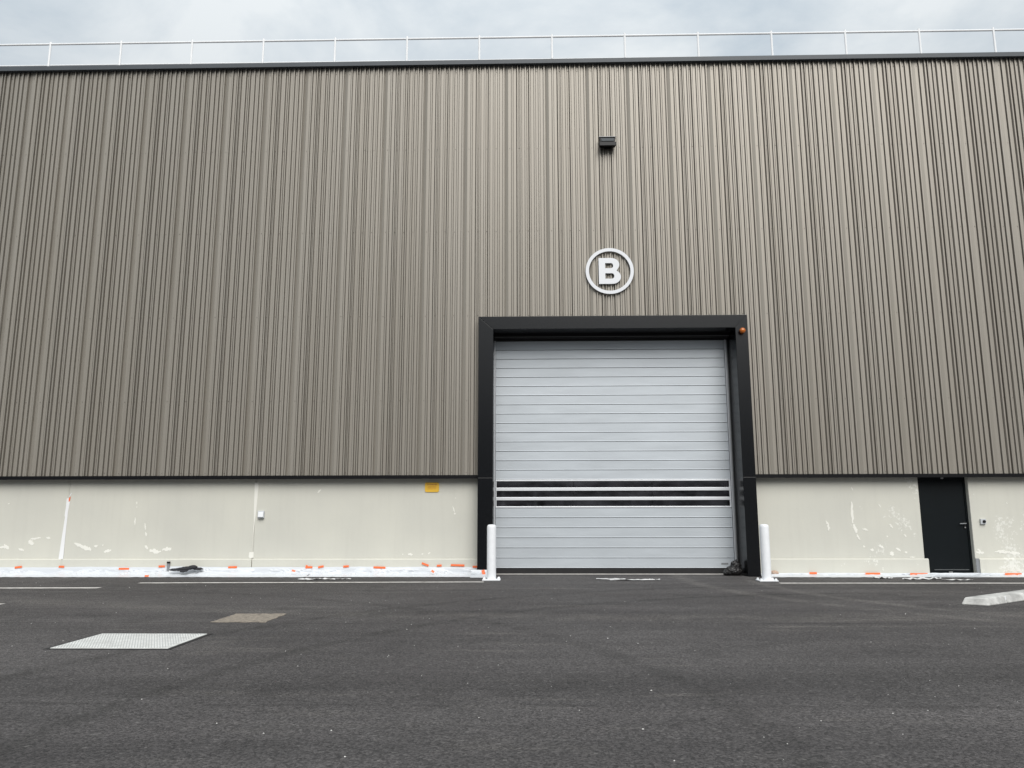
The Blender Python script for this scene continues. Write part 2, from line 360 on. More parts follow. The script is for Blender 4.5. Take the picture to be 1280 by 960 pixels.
def clip(pr, a, b):
    r = []
    for (xa, ya), (xb, yb) in zip(pr, pr[1:]):
        if xb <= a or xa >= b: continue
        def at(x): t = (x-xa)/(xb-xa); return (x, ya+(yb-ya)*t)
        p, q = at(max(xa, a)), at(min(xb, b))
        if not r: r.append(p)
        r.append(q)
    return r
def sheet(mb, pr, z0, z1):
    n = len(pr); T = 0.0012
    vs = [(x, y, z) for z in (z0, z1) for x, y in pr]
    fs = [(i, i+1, n+i+1, n+i) for i in range(n-1)]
    # folded bottom edge: the sheet returns to the backing wall
    vs += [(x, 0.05, z0) for x, y in pr]; o = 2*n
    fs += [(i+1, i, o+i, o+i+1) for i in range(n-1)]
    mb.add(vs, fs)
full_me = None; smb = MB()
k0 = math.floor((X0-PH)/MOD); k1 = math.ceil((X1-PH)/MOD)
bx0, bx1 = PH+k0*MOD, PH+k1*MOD
for k in range(k0, k1):
    xs = PH+k*MOD; a, b = FX0+0.01-xs, FX1-0.01-xs          # opening in panel coordinates
    if b <= 0 or a >= MOD:
        if full_me is None:
            mb = MB(); sheet(mb, prof, ZB, ZT); full_me = mb.mesh('cladding_panel', 'clad')
        me = full_me; holes = None
    else:
        mb = MB(); zc_ = FZ-0.02
        if a > 0:
            sheet(mb, clip(prof, 0, a), ZB, ZT); sheet(mb, clip(prof, a, MOD), zc_, ZT)
        elif b < MOD:
            sheet(mb, clip(prof, b, MOD), ZB, ZT); sheet(mb, clip(prof, 0, b), zc_, ZT)
        else:
            sheet(mb, prof, zc_, ZT)
        me = mb.mesh('cladding_panel', 'clad')
    link('cladding_panel', me, house, (xs, 0, 0))
    for sx in screw_x:
        for zz in screw_z:
            X = xs+sx*MOD
            if FX0-.05 < X < FX1+.05 and zz < FZ+.05: continue
            if -14.5 < X < 14: smb.tube((X, -0.0005, zz+random.uniform(-.008, .008)), (X, -0.006, zz), 0.009, 6)
tag(smb.build('screw_rows', 'screw', house), kind='stuff')

# backing walls, roof, sides
mb = MB(); mb.box(bx0, FX0+.02, 0.055, 0.14, ZB-.02, 12.6).box(FX1-.02, bx1, 0.055, 0.14, ZB-.02, 12.6).box(FX0+.022, FX1-.022, 0.055, 0.14, FZ-.2, 12.6)
mb.build('backing_wall', 'inside', house)
mb = MB(); mb.box(bx0, bx0+.2, 0.15, 34, 0, 12.6).build('side_wall', 'clad', house)
MB().box(bx1-.2, bx1, 0.15, 34, 0, 12.6).build('side_wall', 'clad', house)
MB().box(bx0, bx1, 33.8, 34, 0, 12.598).build('rear_wall', 'clad', house)
MB().box(bx0+.01, bx1-.01, 0.06, 34, 12.602, 12.66).build('roof', 'roof', house)
# parapet cap with projecting drip
mb = MB()
mb.add([(x, y, z) for x in (bx0-.1, bx1+.1) for y, z in
        ((-0.125, 12.605), (-0.125, 12.715), (-0.115, 12.725), (0.35, 12.745), (0.35, 12.61), (-0.105, 12.61), (-0.105, 12.605))],
       [(i, (i+1) % 7, 7+(i+1) % 7, 7+i) for i in range(7)]+[(6,5,4,3,2,1,0), (7,8,9,10,11,12,13)])
mb.build('parapet_cap', 'cap', house)
MB().box(bx0, bx1, -0.098, 0.05, 12.612, 12.625).build('cap_soffit', 'trim', house)
# drip flashing under the cladding
for a, b in ((bx0, FX0), (FX1, bx1)):
    MB().add([(x, y, z) for x in (a, b-0.003) for y, z in ((-0.06, 2.19), (-0.06, 2.262), (-0.045, 2.272), (0.16, 2.272), (0.16, 2.262), (-0.045, 2.255), (-0.05, 2.19))],
             [(i, (i+1) % 7, 7+(i+1) % 7, 7+i) for i in range(7)]+[(6,5,4,3,2,1,0), (7,8,9,10,11,12,13)]).build('drip_flashing', 'trim', house)

# lower wall: precast panels with a shallow plinth
WY, PY = 0.15, 0.118
DX0, DX1 = 8.945, 10.075     # staff door opening
panels = [(bx0, -10.875, 'wall', bx0, -10.875), (-10.845, -6.425, 'wall', -10.845, -6.425), (-6.405, FX0+.03, 'wall', -6.405, FX0+.03),
          (FX1-.03, DX0, 'wall_worn', FX1-.03, 9.02), (DX1, bx1, 'wall_worn', 10.155, bx1)]
wall_objs = []
for a, b, mt, pa, pb in panels:
    w = bev(MB().box(a, b, WY, 0.33, 0.0, 2.26).build('wall_panel', mt, house), 0.012)
    p = MB().hexa([(pa,PY,0),(pb,PY,0),(pb,WY-.001,0),(pa,WY-.001,0),(pa,PY,.355),(pb,PY,.355),(pb,WY-.001,.375),(pa,WY-.001,.375)])
    bev(p.build('plinth', mt, w), 0.006)
    wall_objs.append(w)
MB().box(-10.874, -10.846, 0.152, 0.33, 0, 2.26).build('joint_seal', 'wall', house)
MB().box(-10.874, -10.846, PY+.002, 0.15, 0, .352).build('joint_seal', 'wall', house)
MB().box(-6.424, -6.406, 0.157, 0.33, 0, 2.26).build('joint_seal', 'wall', house)
MB().box(DX1+.002, 10.153, .135, .149, 0.0, .372).build('plinth_return', 'mid_grey', wall_objs[4])

# repair patches and chips on the wall, each a thin trowelled blob
def blob(pts, y=WY-0.003, t=0.003):
    n = len(pts); mb = MB()
    mb.add([(x, y, z) for x, z in pts]+[(x, y+t, z) for x, z in pts],
           [tuple(range(n))]+[(i, n+i, n+(i+1) % n, (i+1) % n) for i in range(n)]); return mb
def streak(x0, z0, x1, z1, w, n=9, j=.35):
    L, R = [], []
    d = Vector((x1-x0, z1-z0)); nn = Vector((-d.y, d.x)).normalized()
    for i in range(n+1):
        t = i/n; p = Vector((x0, z0))+d*t; h = w/2*(0.35+0.65*sin(pi*min(max(t, .06), .94)))*random.uniform(1-j, 1+j)
        p += nn*random.uniform(-w, w)*.18
        L.append(tuple(p+nn*h)); R.append(tuple(p-nn*h))
    return L+R[::-1]
def patch(wall, segs, mt='filler', name='filler_patch', y=None):
    for (xa, ya, xb, yb, w) in segs:
        x0_, z0_ = WX(xa, ya); x1_, z1_ = WX(xb, yb)
        yy = (y if y is not None else (PY if max(z0_, z1_) < .35 else WY))-random.uniform(.0025, .0055)
        blob(streak(x0_, z0_, x1_, z1_, w*.85), yy, .006).build(name, mt, wall)
# survey of the wall face: sight line of the survey camera (u, v) met with the plane y = Y
def WX(u, v, Y=WY):
    d = fw+rt*((u-640)/961)-up*((v-480)/961); t = (Y+17.9)/d.y
    return (d.x*t, 1.35+d.z*t)
A, B, Cc, D, E_ = wall_objs
patch(A, [(0,684,11,684,.07),(5,681,11,686,.08),(23,686,30,688,.05),(36,676,42,680,.12),(38,674,51,672,.05),(58,672,63,673,.05),(10,630,12,629,.03)])
patch(B, [(93,679,108,686,.08),(101,683,114,687,.10),(118,683,122,682,.06),(128,681,129,682,.04),(130,690,139,688,.07),
          (171,627,171,630,.03),(169,647,168.5,656,.035),(181,654,182,662,.03),(182,665,183,670,.04),(181,682,185,686,.06),(187,688,201,690,.10),(203,687,214,686,.09),(171,633,171,634.5,.03)])
patch(Cc, [(397,616,401,612,.04),(566,633,568,640,.03),(568,641,569,643,.05),(569,622,569.5,623,.03),
          (510,693,516,693,.06),(503,693,504,693,.04),(527,693,529,692,.03),(535,692,538,691,.04)])
patch(D, [(1032,651,1036,656,.05),(1035,655,1036,663,.06),(1064,609,1066,613,.03),(1064.5,627,1066,654,.06),(1067,655,1071,666,.08),(1071,668,1075,675,.05),
          (1079,682,1081,684,.05),(1088,687,1092,688,.06),(1078,661,1085,663,.05),(1099,682,1105,685,.06),(1113,690,1117,694,.10),(1112,655,1116,660,.05),
          (1120,685,1126,689,.05),(1131,690,1134,691,.05),(1108,670,1110,671,.04),(1098,630,1101,634,.03),(1130,668,1133,671,.04),(1137,696.5,1144,696.5,.03)])
patch(E_, [(1243,690,1256,688,.05),(1249,691,1262,690,.06),(1262,691,1275,692,.08),(1220,690,1230,691,.07),(1222,686,1226,690,.05),(1258,628,1259,630,.03)])
# slanted white filler over the joint on the left, crack repair at the next joint
blob([WX(*p) for p in ((73.2,699),(79,699),(82,668),(85,640),(87.5,627),(86,622.5),(83.6,623.5),(82.5,634),(80.8,645),(81.5,646),(78.5,665))], WY-.006, .006).build('filler_strip', 'filler_white', B)
blob([WX(*p) for p in ((87,621),(89.6,617),(90,615.8),(88.2,617.5),(86.2,621))], WY-.006, .006).build('filler_patch', 'filler_white', B)
blob([WX(*p) for p in ((86.3,627.5),(87.6,626),(88.6,620.5),(87.4,621.5),(86.2,623.5))], WY-.010, .003).build('tape_mark', 'tape', B)
blob([(-6.45,2.12),(-6.36,2.12),(-6.36,1.98),(-6.385,1.45),(-6.42,.9),(-6.425,.42),(-6.43,.42),(-6.425,1.2),(-6.44,1.6)], WY-.004, .004).build('filler_strip', 'filler', Cc)
blob([(-6.49,.52),(-6.39,.53),(-6.385,.40),(-6.47,.375),(-6.50,.42)], WY-.007, .004).build('filler_patch', 'filler', Cc)

# ---- door portal (parts of the building)
YF = -0.25
def jamb(xi, xo):
    s = 1 if xo > xi else -1
    for z0, z1, top in ((0.0, 2.198, False), (2.203, None, True)):
        za_, zb_ = (z1, z1) if not top else (IZ, FZ)     # mitre: inner side stops lower
        mb = MB()
        a, b = (xi, xo) if s > 0 else (xo, xi)
        ha, hb = (za_, zb_) if s > 0 else (zb_, za_)
        e = 0.003 if top else 0
        mb.hexa([(a,YF,z0),(b,YF,z0),(b,.12,z0),(a,.12,z0),(a,YF,ha-e),(b,YF,hb-e),(b,.12,hb-e),(a,.12,ha-e)])
        bev(mb.build('portal_post', 'frame', house), 0.006)
    # deep reveal lining behind the post
    a, b = (xi, xi+s*.12) if s > 0 else (xi+s*.12, xi)
    bev(MB().box(a, b, .122, .62, 0, IZ+.1).build('reveal_lining', 'jamb', house), 0.003)
    MB().box(min(xi+s*-.001, xi+s*.012), max(xi+s*-.001, xi+s*.012), YF+.012, .121, .004, IZ-.005).build('reveal_lining', 'jamb', house)
jamb(IX0, FX0); jamb(IX1, FX1)
mb = MB()
mb.add([(FX0,YF,FZ+.001),(FX1,YF,FZ+.001),(IX1,YF,IZ+.001),(IX0,YF,IZ+.001),(FX0,.12,FZ+.001),(FX1,.12,FZ+.001),(IX1,.12,IZ+.001),(IX0,.12,IZ+.001)],
       [(0,3,2,1),(4,5,6,7),(0,1,5,4),(2,3,7,6),(1,2,6,5),(3,0,4,7)])
bev(mb.build('portal_header', 'frame', house), 0.006)
MB().box(IX0, IX1, .122, .62, IZ+.01, IZ+.12).build('portal_soffit', 'trim', house)
MB().box(IX0+.001, IX1-.001, .36, .44, 5.60, IZ+.008).build('header_brush', 'rubber', house)
MB().box(IX0+.001, IX1-.001, .34, .359, 5.622, 5.632).build('header_rail', 'mid_grey', house)
MB().box(IX0+.001, IX1-.001, .47, .66, 5.565, IZ+.009).build('header_box', 'rubber', house)
MB().box(IX0-.3, IX1+.3, .42, .75, -.01, .012).build('door_sill', 'concrete', house)

# ---- roller door
DY = 0.50; SX0, SX1 = IX0+.03, 4.742
door = empty('roller_door', (0, 0, 0)); door.parent = house
tag(door, label='silver grey slatted roller door with a three row window band')
MB().box(4.756, 4.774, DY-.03, DY+.08, 0.03, 5.56).build('guide_rail', 'bar', door)
MB().box(4.790, 4.800, DY-.015, DY+.045, .03, 5.56).build('guide_rail', 'bar', door)
MB().box(4.744, 4.839, DY+.046, DY+.09, .03, 5.56).build('guide_back', 'mid_grey', door)
MB().box(IX0+.001, IX0+.020, DY-.03, DY+.08, .03, 5.56).build('guide_rail', 'bar', door)
def slat(z0, z1, name='slat'):
    # flat slat with a small lit lip at the bottom and a recessed joint below it
    H = z1-z0; y = DY
    pr = [(y+.035, .008), (y, .008), (y-.002, .010), (y-.0015, .016), (y, .020), (y, H-.006), (y+.001, H-.005), (y+.035, H-.005)]
    n = len(pr)
    return MB().add([(x, q, z) for x in (SX0, SX1) for q, z in pr], [(i, n+i, n+i+1, i+1) for i in range(n-1)]+[(n-1, n-1+n, n, 0), tuple(range(n)), tuple(range(2*n-1, n-1, -1))])
zl = [0.135+i*(1.525-0.135)/6 for i in range(7)]
zu = [2.185+i*0.2247 for i in range(16)]
me_l = slat(0, zl[1]-zl[0]).mesh('slat', 'slat'); me_u = slat(0, .2247).mesh('slat', 'slat')
for i in range(6): link('slat', me_l, door, (0, 0, zl[i]))
for i in range(15): link('slat', me_u, door, (0, 0, zu[i]))
# backing web behind the slat joints
MB().box(SX0, SX1, DY+.036, DY+.045, .1, 1.52).build('curtain_back', 'mid_grey', door)
MB().box(SX0, SX1, DY+.036, DY+.045, 2.20, 5.56).build('curtain_back', 'mid_grey', door)
# window band: aluminium bars, panes between
zb = [(1.525, 1.560), (1.700, 1.775), (1.922, 1.998), (2.148, 2.184)]
for a, b in zb:
    bev(MB().box(SX0, SX1, DY-.012, DY+.03, a, b).build('window_bar', 'bar', door), .006)
for (a0, a1), (b0, b1) in zip(zb, zb[1:]):
    npan = 3; L = (SX1-SX0)/npan
    for j in range(npan):
        MB().box(SX0+j*L+(.004 if j else 0), SX0+(j+1)*L-.004, DY+.006, DY+.014, a1-.004, b0+.004).build('pane', 'pane', door)
    MB().box(SX1-.035, SX1, DY-.010, DY+.028, a1+.001, b0-.001).build('window_bar', 'bar', door)
    MB().box(SX0, SX0+.02, DY-.010, DY+.028, a1+.001, b0-.001).build('window_bar', 'bar', door)
bev(MB().box(SX0, SX1, DY-.02, DY+.04, .014, .130).build('bottom_seal', 'rubber_seal', door), .01)
MB().box(4.44, 4.60, DY-.003, DY, .215, .255).build('name_plate', 'mid_grey', door)

# ---- inside of the hall behind the window band
tag(MB().box(-6, 10, .9, 30, .002, .006).build('hall_floor', 'concrete', house))
for i in range(9):
    MB().box(-4.2+i*1.55, -4.05+i*1.55, 4.0, 4.15, .01, 8).build('rack_upright', 'grey_plastic', house)

# ---- staff door
sdoor = MB().box(DX0+.005, 10.155, .285, .33, 0.02, 2.259).build('staff_door', 'door', house)
tag(sdoor, label='black metal staff door set back in the cream wall')
fr = MB().box(DX0+.006, DX0+.05, .262, .284, .02, 2.258).box(10.03, 10.15, .262, .284, .02, 2.258).box(DX0+.051, 10.029, .262, .284, 2.12, 2.258)
fr.build('door_frame', 'door', sdoor)
bev(MB().box(DX0+.056, 10.022, .268, .284, .03, 2.112).build('door_leaf', 'door', sdoor), .003)
MB().box(9.20, 9.98, .262, .267, .112, .120).build('kick_strip', 'mid_grey', sdoor)
MB().box(9.52, 9.60, .255, .268, .035, .075).build('foot_plate', 'steel', sdoor)
MB().box(9.53, 9.585, .252, .261, 2.165, 2.20).build('door_contact', 'steel', sdoor)
hd = MB().box(9.955, 9.995, .255, .267, 1.02, 1.20).build('handle', 'black', sdoor)
MB().tube((9.975, .262, 1.15), (9.975, .215, 1.15), .012).tube((9.99, .215, 1.15), (9.845, .213, 1.145), .012).build('lever', 'mid_grey', hd)
MB().tube((9.975, .256, 1.06), (9.975, .243, 1.06), .014, 12).build('lock_cylinder', 'steel', hd)
MB().box(DX0, 10.16, .21, .29, 0, .018).build('door_sill', 'concrete', house)

# ------------------------------------------------------------------ unseen warehouse behind the camera, added for what portal and panes reflect
opp = tag(empty('stand_in_warehouse', (0, -56, 0)), 'unseen long dark grey warehouse across the yard, added for reflections in door portal and panes', 'building')
MB().box(-75, 75, -20, 0, 0, 11.5).build('wall', 'opp', opp)
MB().box(-75.3, 75.3, -20.3, .3, 11.5, 12.0).build('roof', 'roof', opp)
for k in range(12):
    MB().box(-69+k*12, -64+k*12, .0, .06, 0, 3.4+.5*(k % 3)).build('reflector_gate', 'grey_plastic', opp)  # pale fronts added to vary the pane reflections
for k in range(48):
    MB().box(-74+k*3.1, -73.7+k*3.1, .0, .25, 0, 11.4).build('reflector_pilaster', 'sign_white', opp)  # white uprights added to show as bars in the pane reflections
MB().box(-74, 74, .27, 1.6, 4.3, 4.9).build('reflector_canopy', 'sign_white', opp)  # white slab added to lighten the reflection in the top pane row

# ------------------------------------------------------------------ roof railing
rail = tag(empty('roof_railing', (0, .05, 12.735)), 'thin white safety railing along the edge of the flat roof', 'railing')
pm = MB().tube((0, 0, 0), (0, 0, .77), .028, 8).box(-.05, .05, -.04, .04, 0.0, .012).mesh('post', 'rail')
sp = 1.8605
for k in range(-6, 8+6):
    x = -12.39+k*sp
    link('post', pm, rail, (x, 0, 0.0))
MB().tube((-23.5, 0, .715), (23.5, 0, .70), .026, 8).build('top_rail', 'rail', rail)
MB().tube((-23.5, 0.035, .155), (23.5, 0.035, .06), .018, 8).build('bottom_rail', 'rail', rail)

# ------------------------------------------------------------------ letter sign
sc = Vector((1.956, -0.065, 7.143))
sign = tag(empty('letter_sign', sc), 'white letter B inside a white ring on the cladding above the roller door', 'sign')
mb = MB(); n = 96; R0, R1 = .498, .577
vs = []
for r, y in ((R0, -.02), (R1, -.02), (R1, .02), (R0, .02)):
    vs += [(r*cos(2*pi*i/n), y, r*sin(2*pi*i/n)*.992) for i in range(n)]
fs = [(j*n+i, ((j+1) % 4)*n+i, ((j+1) % 4)*n+(i+1) % n, j*n+(i+1) % n) for j in range(4) for i in range(n)]
mb.add(vs, fs).build('ring', 'sign_white', sign)
def spline(cu, pts):
    s = cu.splines.new('POLY'); s.points.add(len(pts)-1); s.use_cyclic_u = True
    for p, q in zip(s.points, pts): p.co = (q[0], q[1], 0, 1)
def arc(cx, cy, rx, ry, a0, a1, k=12):
    return [(cx+rx*cos(radians(a0+(a1-a0)*i/k)), cy+ry*sin(radians(a0+(a1-a0)*i/k))) for i in range(k+1)]
cu = bpy.data.curves.new('letter', 'CURVE'); cu.dimensions = '2D'; cu.fill_mode = 'BOTH'; cu.extrude = .02
spline(cu, [(-.262, -.323), (.06, -.323)] + arc(.06, -.148, .206, .175, -90, 60) + arc(.035, .157, .198, .166, -35, 90) + [(-.262, .323)])
spline(cu, [(-.108, -.195), (.05, -.195)] + arc(.05, -.127, .058, .068, -90, 90) + [(-.108, -.059)])
spline(cu, [(-.108, .068), (.03, .068)] + arc(.03, .132, .055, .064, -90, 90) + [(-.108, .196)])
tmp = bpy.data.objects.new('tmp', cu); COL.objects.link(tmp)
bpy.context.view_layer.update()
me = bpy.data.meshes.new_from_object(tmp.evaluated_get(bpy.context.evaluated_depsgraph_get()))
bpy.data.objects.remove(tmp)
me.transform(Matrix.Rotation(pi/2, 4, 'X')); me.materials.clear(); me.materials.append(M['sign_white'])
link('letter', me, sign, (0, 0, 0))
mb = MB()
for a in range(8):
    x, z = .535*cos(pi/4*a+.3), .53*sin(pi/4*a+.3); mb.tube((x, .02, z), (x, .065, z), .008, 6)
for x, z in ((-.18, .25), (-.18, -.25), (.12, .26), (.16, -.24)): mb.tube((x, .02, z), (x, .065, z), .008, 6)
mb.build('standoff', 'steel', sign)

# ------------------------------------------------------------------ floodlight above the sign
fl = tag(empty('wall_floodlight', (1.965, -0.04, 10.42)), 'black box floodlight high on the cladding above the letter sign', 'lamp')
bev(MB().hexa([(-.205,-.21,-.13),(.205,-.21,-.13),(.19,-.02,-.10),(-.19,-.02,-.10),(-.205,-.20,-.025),(.205,-.20,-.025),(.205,-.02,-.01),(-.205,-.02,-.01)]).build('housing', 'black', fl), .010)
bev(MB().hexa([(-.18,-.19,-.024),(.18,-.19,-.024),(.18,-.05,.0),(-.18,-.05,.0),(-.20,-.14,.11),(.20,-.14,.11),(.20,-.03,.13),(-.20,-.03,.13)]).build('head', 'black', fl), .008)
MB().hexa([(-.145,-.196,-.002),(.145,-.196,-.002),(.145,-.17,-.002),(-.145,-.17,-.002),(-.16,-.152,.092),(.16,-.152,.092),(.16,-.13,.092),(-.16,-.13,.092)]).build('lamp_glass', 'lamp_glass', fl)
MB().box(-.07, .07, -.03, .0, -.12, .12).build('bracket', 'black', fl)
MB().box(-.203, .203, -.15, -.03, .132, .140).build('visor', 'grey_plastic', fl)

# ------------------------------------------------------------------ orange beacon on the portal
bc = tag(empty('warning_beacon', (4.985, -.25, 5.59)), 'small orange warning beacon on the top right corner of the door portal', 'beacon')
mb = MB(); mb.lathe([(.05, 0), (.055, .02), (.045, .03)]); o = mb.build('beacon_base', 'black', bc); o.rotation_euler = (pi/2, 0, 0)
mb = MB(); mb.lathe([(.058, .028), (.066, .05), (.066, .09), (.055, .115), (.03, .13), (.004, .134)]); o = mb.build('lens', 'lens', bc, smooth=True); o.rotation_euler = (pi/2, 0, 0)

# ------------------------------------------------------------------ bollards
def bollard(x, y, h, tilt, label):
    b = tag(empty('bollard', (x, y, 0)), label, 'bollard', 'white bollards beside the roller door')
    r = .097
    p = MB().lathe([(r, .02), (r, h-.07), (r*.97, h-.035), (r*.85, h-.014), (r*.6, h-.003), (.01, h)], n=32).build('post', 'white', b, smooth=True)
    p.data.set_sharp_from_angle(angle=radians(35))
    bev(MB().box(-.19, .19, -.16, .16, .004, .024).build('base_plate', 'white', b), .004)
    for sx in (-.15, .15):
        for sy in (-.12, .12):
            MB().lathe([(.028, .024), (.028, .045), (.02, .058), (.006, .064)], (sx, sy, 0), 8).build('bolt', 'white', b)
    b.rotation_euler = (0, tilt, 0)
    return b
bollard(-.815, -1.22, 1.16, 0.0, 'white steel bollard at the left foot of the door portal')
bollard(4.90, -1.42, 1.16, 0.0, 'white steel bollard at the right foot of the door portal')

# ------------------------------------------------------------------ small fittings on the wall
yp = tag(empty('yellow_sign', (-2.275, .138, 2.0)), 'small yellow plate on the cream wall left of the door portal', 'sign')
pts = []
for cx_, cz_, a0 in ((.125, .072, 0), (-.125, .072, 90), (-.125, -.072, 180), (.125, -.072, 270)):
    pts += [(cx_+.04*cos(radians(a0+k*18)), cz_+.04*sin(radians(a0+k*18))) for k in range(6)]
n = len(pts)
MB().add([(x, -.006, z) for x, z in pts]+[(x, .008, z) for x, z in pts], [tuple(range(n))[::-1], tuple(range(n, 2*n))]+[(i, (i+1) % n, n+(i+1) % n, n+i) for i in range(n)]).build('plate', 'yellow', yp)
pr = MB(); x = -.115
while x < .115:
    w = random.uniform(.012, .03); pr.box(x, min(x+w, .12), -.0085, -.0065, .048, .068); x += w+.008
for zz in (.015, -.012, -.04): pr.box(-.10, .10, -.0085, -.0065, zz, zz+.006)
pr.build('print', 'print', yp)
sb = tag(empty('socket_box', (-6.255, .148, 1.38)), 'small grey outdoor socket box beside the wall joint', 'socket')
bev(MB().box(-.075, .075, -.045, 0, -.085, .085).build('box', 'grey_plastic', sb), .008)
bev(MB().hexa([(-.06,-.075,-.06),(.06,-.075,-.06),(.06,-.046,-.06),(-.06,-.046,-.06),(-.06,-.06,.06),(.06,-.06,.06),(.06,-.046,.06),(-.06,-.046,.06)]).build('cover', 'white', sb), .006)
MB().box(-.055, .065, -.07, -.046, -.082, -.064).build('hinge', 'mid_grey', sb)
ib = tag(empty('door_button', (10.32, .148, 1.195)), 'small grey push button box right of the staff door', 'button')
bev(MB().box(-.06, .06, -.045, 0, -.06, .06).build('box', 'grey_plastic', ib), .006)
MB().tube((.012, -.0455, .0), (.012, -.062, 0), .034, 14).build('button', 'black', ib)
pst = tag(empty('pipe_stub', (-8.33, .10, .20)), 'short grey pipe stub low on the wall above the masking film', 'pipe')
MB().tube((0, -.02, -.1), (0, -.02, .10), .03, 12).build('pipe', 'mid_grey', pst, smooth=False)
MB().tube((0, -.02, .075), (0, -.02, .112), .038, 12).build('collar', 'black', pst)

# ------------------------------------------------------------------ masking film along the wall foot
def film(name, xa, xb, top_z, foot_y, label, seed, ytop=PY-.004, dz=.02, thick=.0):
    nx = max(12, int((xb-xa)/.035)); ny = 14; vs = []; fs = []
    for i in range(nx+1):
        x = xa+(xb-xa)*i/nx
        tz = top_z+dz*noise.noise((x*.9, seed, 0))+.006*noise.noise((x*6, seed, 3))
        fy = foot_y+.05*noise.noise((x*1.3, seed, 7))+.02*noise.noise((x*7, seed, 9))
        for j in range(ny+1):
            t = j/ny
            if t < .4: u = t/.4; y = ytop-.03*u; z = tz*(1-.62*u)
            else: u = (t-.4)/.6; y = ytop-.03+(fy-(ytop-.03))*u; z = tz*.38*(1-u)**1.5
            w = sin(pi*min(1, t*1.02))*min(1, max(0, (t-.10)/.22))
            d = .045*noise.noise((x*2.2, t*2.5, seed))+.016*noise.noise((x*5, t*3, seed+4))+.004*noise.noise((x*19, t*9, seed+8))
            ph = .48+.16*noise.noise((x*.8, seed, 11))
            crease = max(0, 1-abs(t-ph)/.10)*(.55+.6*noise.noise((x*1.5, seed, 13)))
            diag = abs(noise.noise((x*3.2+t*5, t*1.2-x*.6, seed+20)))
            d += .030*crease-.028*max(0, .16-diag)/.16
            y -= max(-.01, d)*w*1.4; z += d*w*.9
            vs.append((x, y, max(z, .006+.004*(1+noise.noise((x*9, t*9, seed))))))
    for i in range(nx):
        for j in range(ny):
            a = i*(ny+1)+j; fs.append((a, a+ny+1, a+ny+2, a+1))
    o = MB().add(vs, fs).build(name, 'film'); s = o.modifiers.new('thickness', 'SOLIDIFY'); s.thickness = .002; s.offset = 1
    tag(o, label, 'masking film', 'lengths of white masking film along the wall foot'); return o
film('masking_film', -17.0, -8.40, .185, -.50, 'white masking film along the wall foot from the left edge to the black cloth', 1.3)
film('masking_film', -8.48, -5.02, .19, -.50, 'white masking film along the wall foot under the black cloth', 5.7, ytop=PY-.010)
film('masking_film', -5.10, -1.22, .19, -.44, 'white masking film along the wall foot below the small yellow plate', 9.1, ytop=PY-.004)
film('masking_film', -1.32, -.93, .15, -.62, 'short white masking film in front of the left portal foot', 12.4, ytop=YF-.012)
film('masking_film', 5.16, 9.02, .055, -.50, 'low white masking film between right portal foot and staff door', 15.2, dz=.008)
film('masking_film', 9.0, 17.0, .055, -.50, 'low white masking film in front of and right of the staff door', 18.8, dz=.008)

# orange tape strips (x, z, width, tilt, y, label)
TS = [(22.7,709.0,9,.12,'orange tape strip on masking film nearest the left edge'),
      (76.6,708.4,7,0,'short orange tape strip under the slanted white filler strip'),
      (154.7,711,13,0,'orange tape strip third from the left edge'),
      (202,708,8,.02,'orange tape strip just left of the pipe stub'),
      (290.6,709,11,.03,'orange tape strip between the black cloth and the wall joint'),
      (383,708.5,4,1.4,'upright orange tape piece with a tail right of the wall joint'),
      (387,709,7,.0,'narrow tail of orange tape beside the upright piece'),
      (401,708.5,7,.2,'tilted orange tape strip left of the scrap of film'),
      (432.5,708,7,.08,'short orange tape strip right of the scrap of film'),
      (474.3,709.4,15,-.03,'long orange tape strip left of the yellow plate'),
      (531.5,705.5,9,-.35,'tilted orange tape strip sitting highest, under the yellow plate'),
      (549,707,6,.05,'short orange tape strip right below the yellow plate'),
      (572,706.6,17,-.03,'longest orange tape strip left of the door portal'),
      (594,708.4,6.5,0,'orange tape strip touching the left portal foot'),
      (1016,716.3,9,0,'orange tape strip nearest the right bollard'),
      (1090.5,717,18,0,'long orange tape strip midway between right bollard and staff door'),
      (1148,717.6,21,0,'long orange tape strip ending at the staff door'),
      (1266,718,20,0,'orange tape strip right of the staff door')]
for u, v, w, t, lab in TS:
    x, z = WX(u, v, PY-.03); w *= .0184; h = .043
    n = 7; vs = []
    for i in range(n+1):
        xx = -w/2+w*i/n
        yy = -.004-.004*abs(noise.noise((x+xx*5, z*9, 2)))
        for zz in (-h/2, h/2):
            vs.append((xx, yy, zz+.004*noise.noise((xx*30+x, zz*50, 1))))
    o = MB().add(vs, [(2*i, 2*i+2, 2*i+3, 2*i+1) for i in range(n)]).build('tape_strip', 'tape')
    o.location = (x, PY-(.022 if u < 700 else .05), max(z, .035)); o.rotation_euler = (0, -t, 0)
    s = o.modifiers.new('thickness', 'SOLIDIFY'); s.thickness = .0015
    tag(o, lab, 'tape', 'orange tape strips holding the masking film')
for (x, y, z, w, h, t, lab) in [(-1.03, -.43, .10, .07, .13, -.3, 'upright orange tape piece at the foot of the left bollard side'),
                                (-8.53, -.50, .035, .09, .04, .0, 'small orange tape scrap at the outer edge of the film left of the cloth'),
                                (-2.19, -.17, .11, .07, .05, .6, 'small orange tape scrap on the film under the yellow plate'),
                                (-5.36, -.12, .12, .08, .04, .2, 'small orange tape scrap on the film right of the wall joint')]:
    o = MB().box(-w/2, w/2, -.002, .002, -h/2, h/2).build('tape_strip', 'tape'); o.location = (x, y, z); o.rotation_euler = (-.5, t, 0)
    tag(o, lab, 'tape', 'orange tape strips holding the masking film')

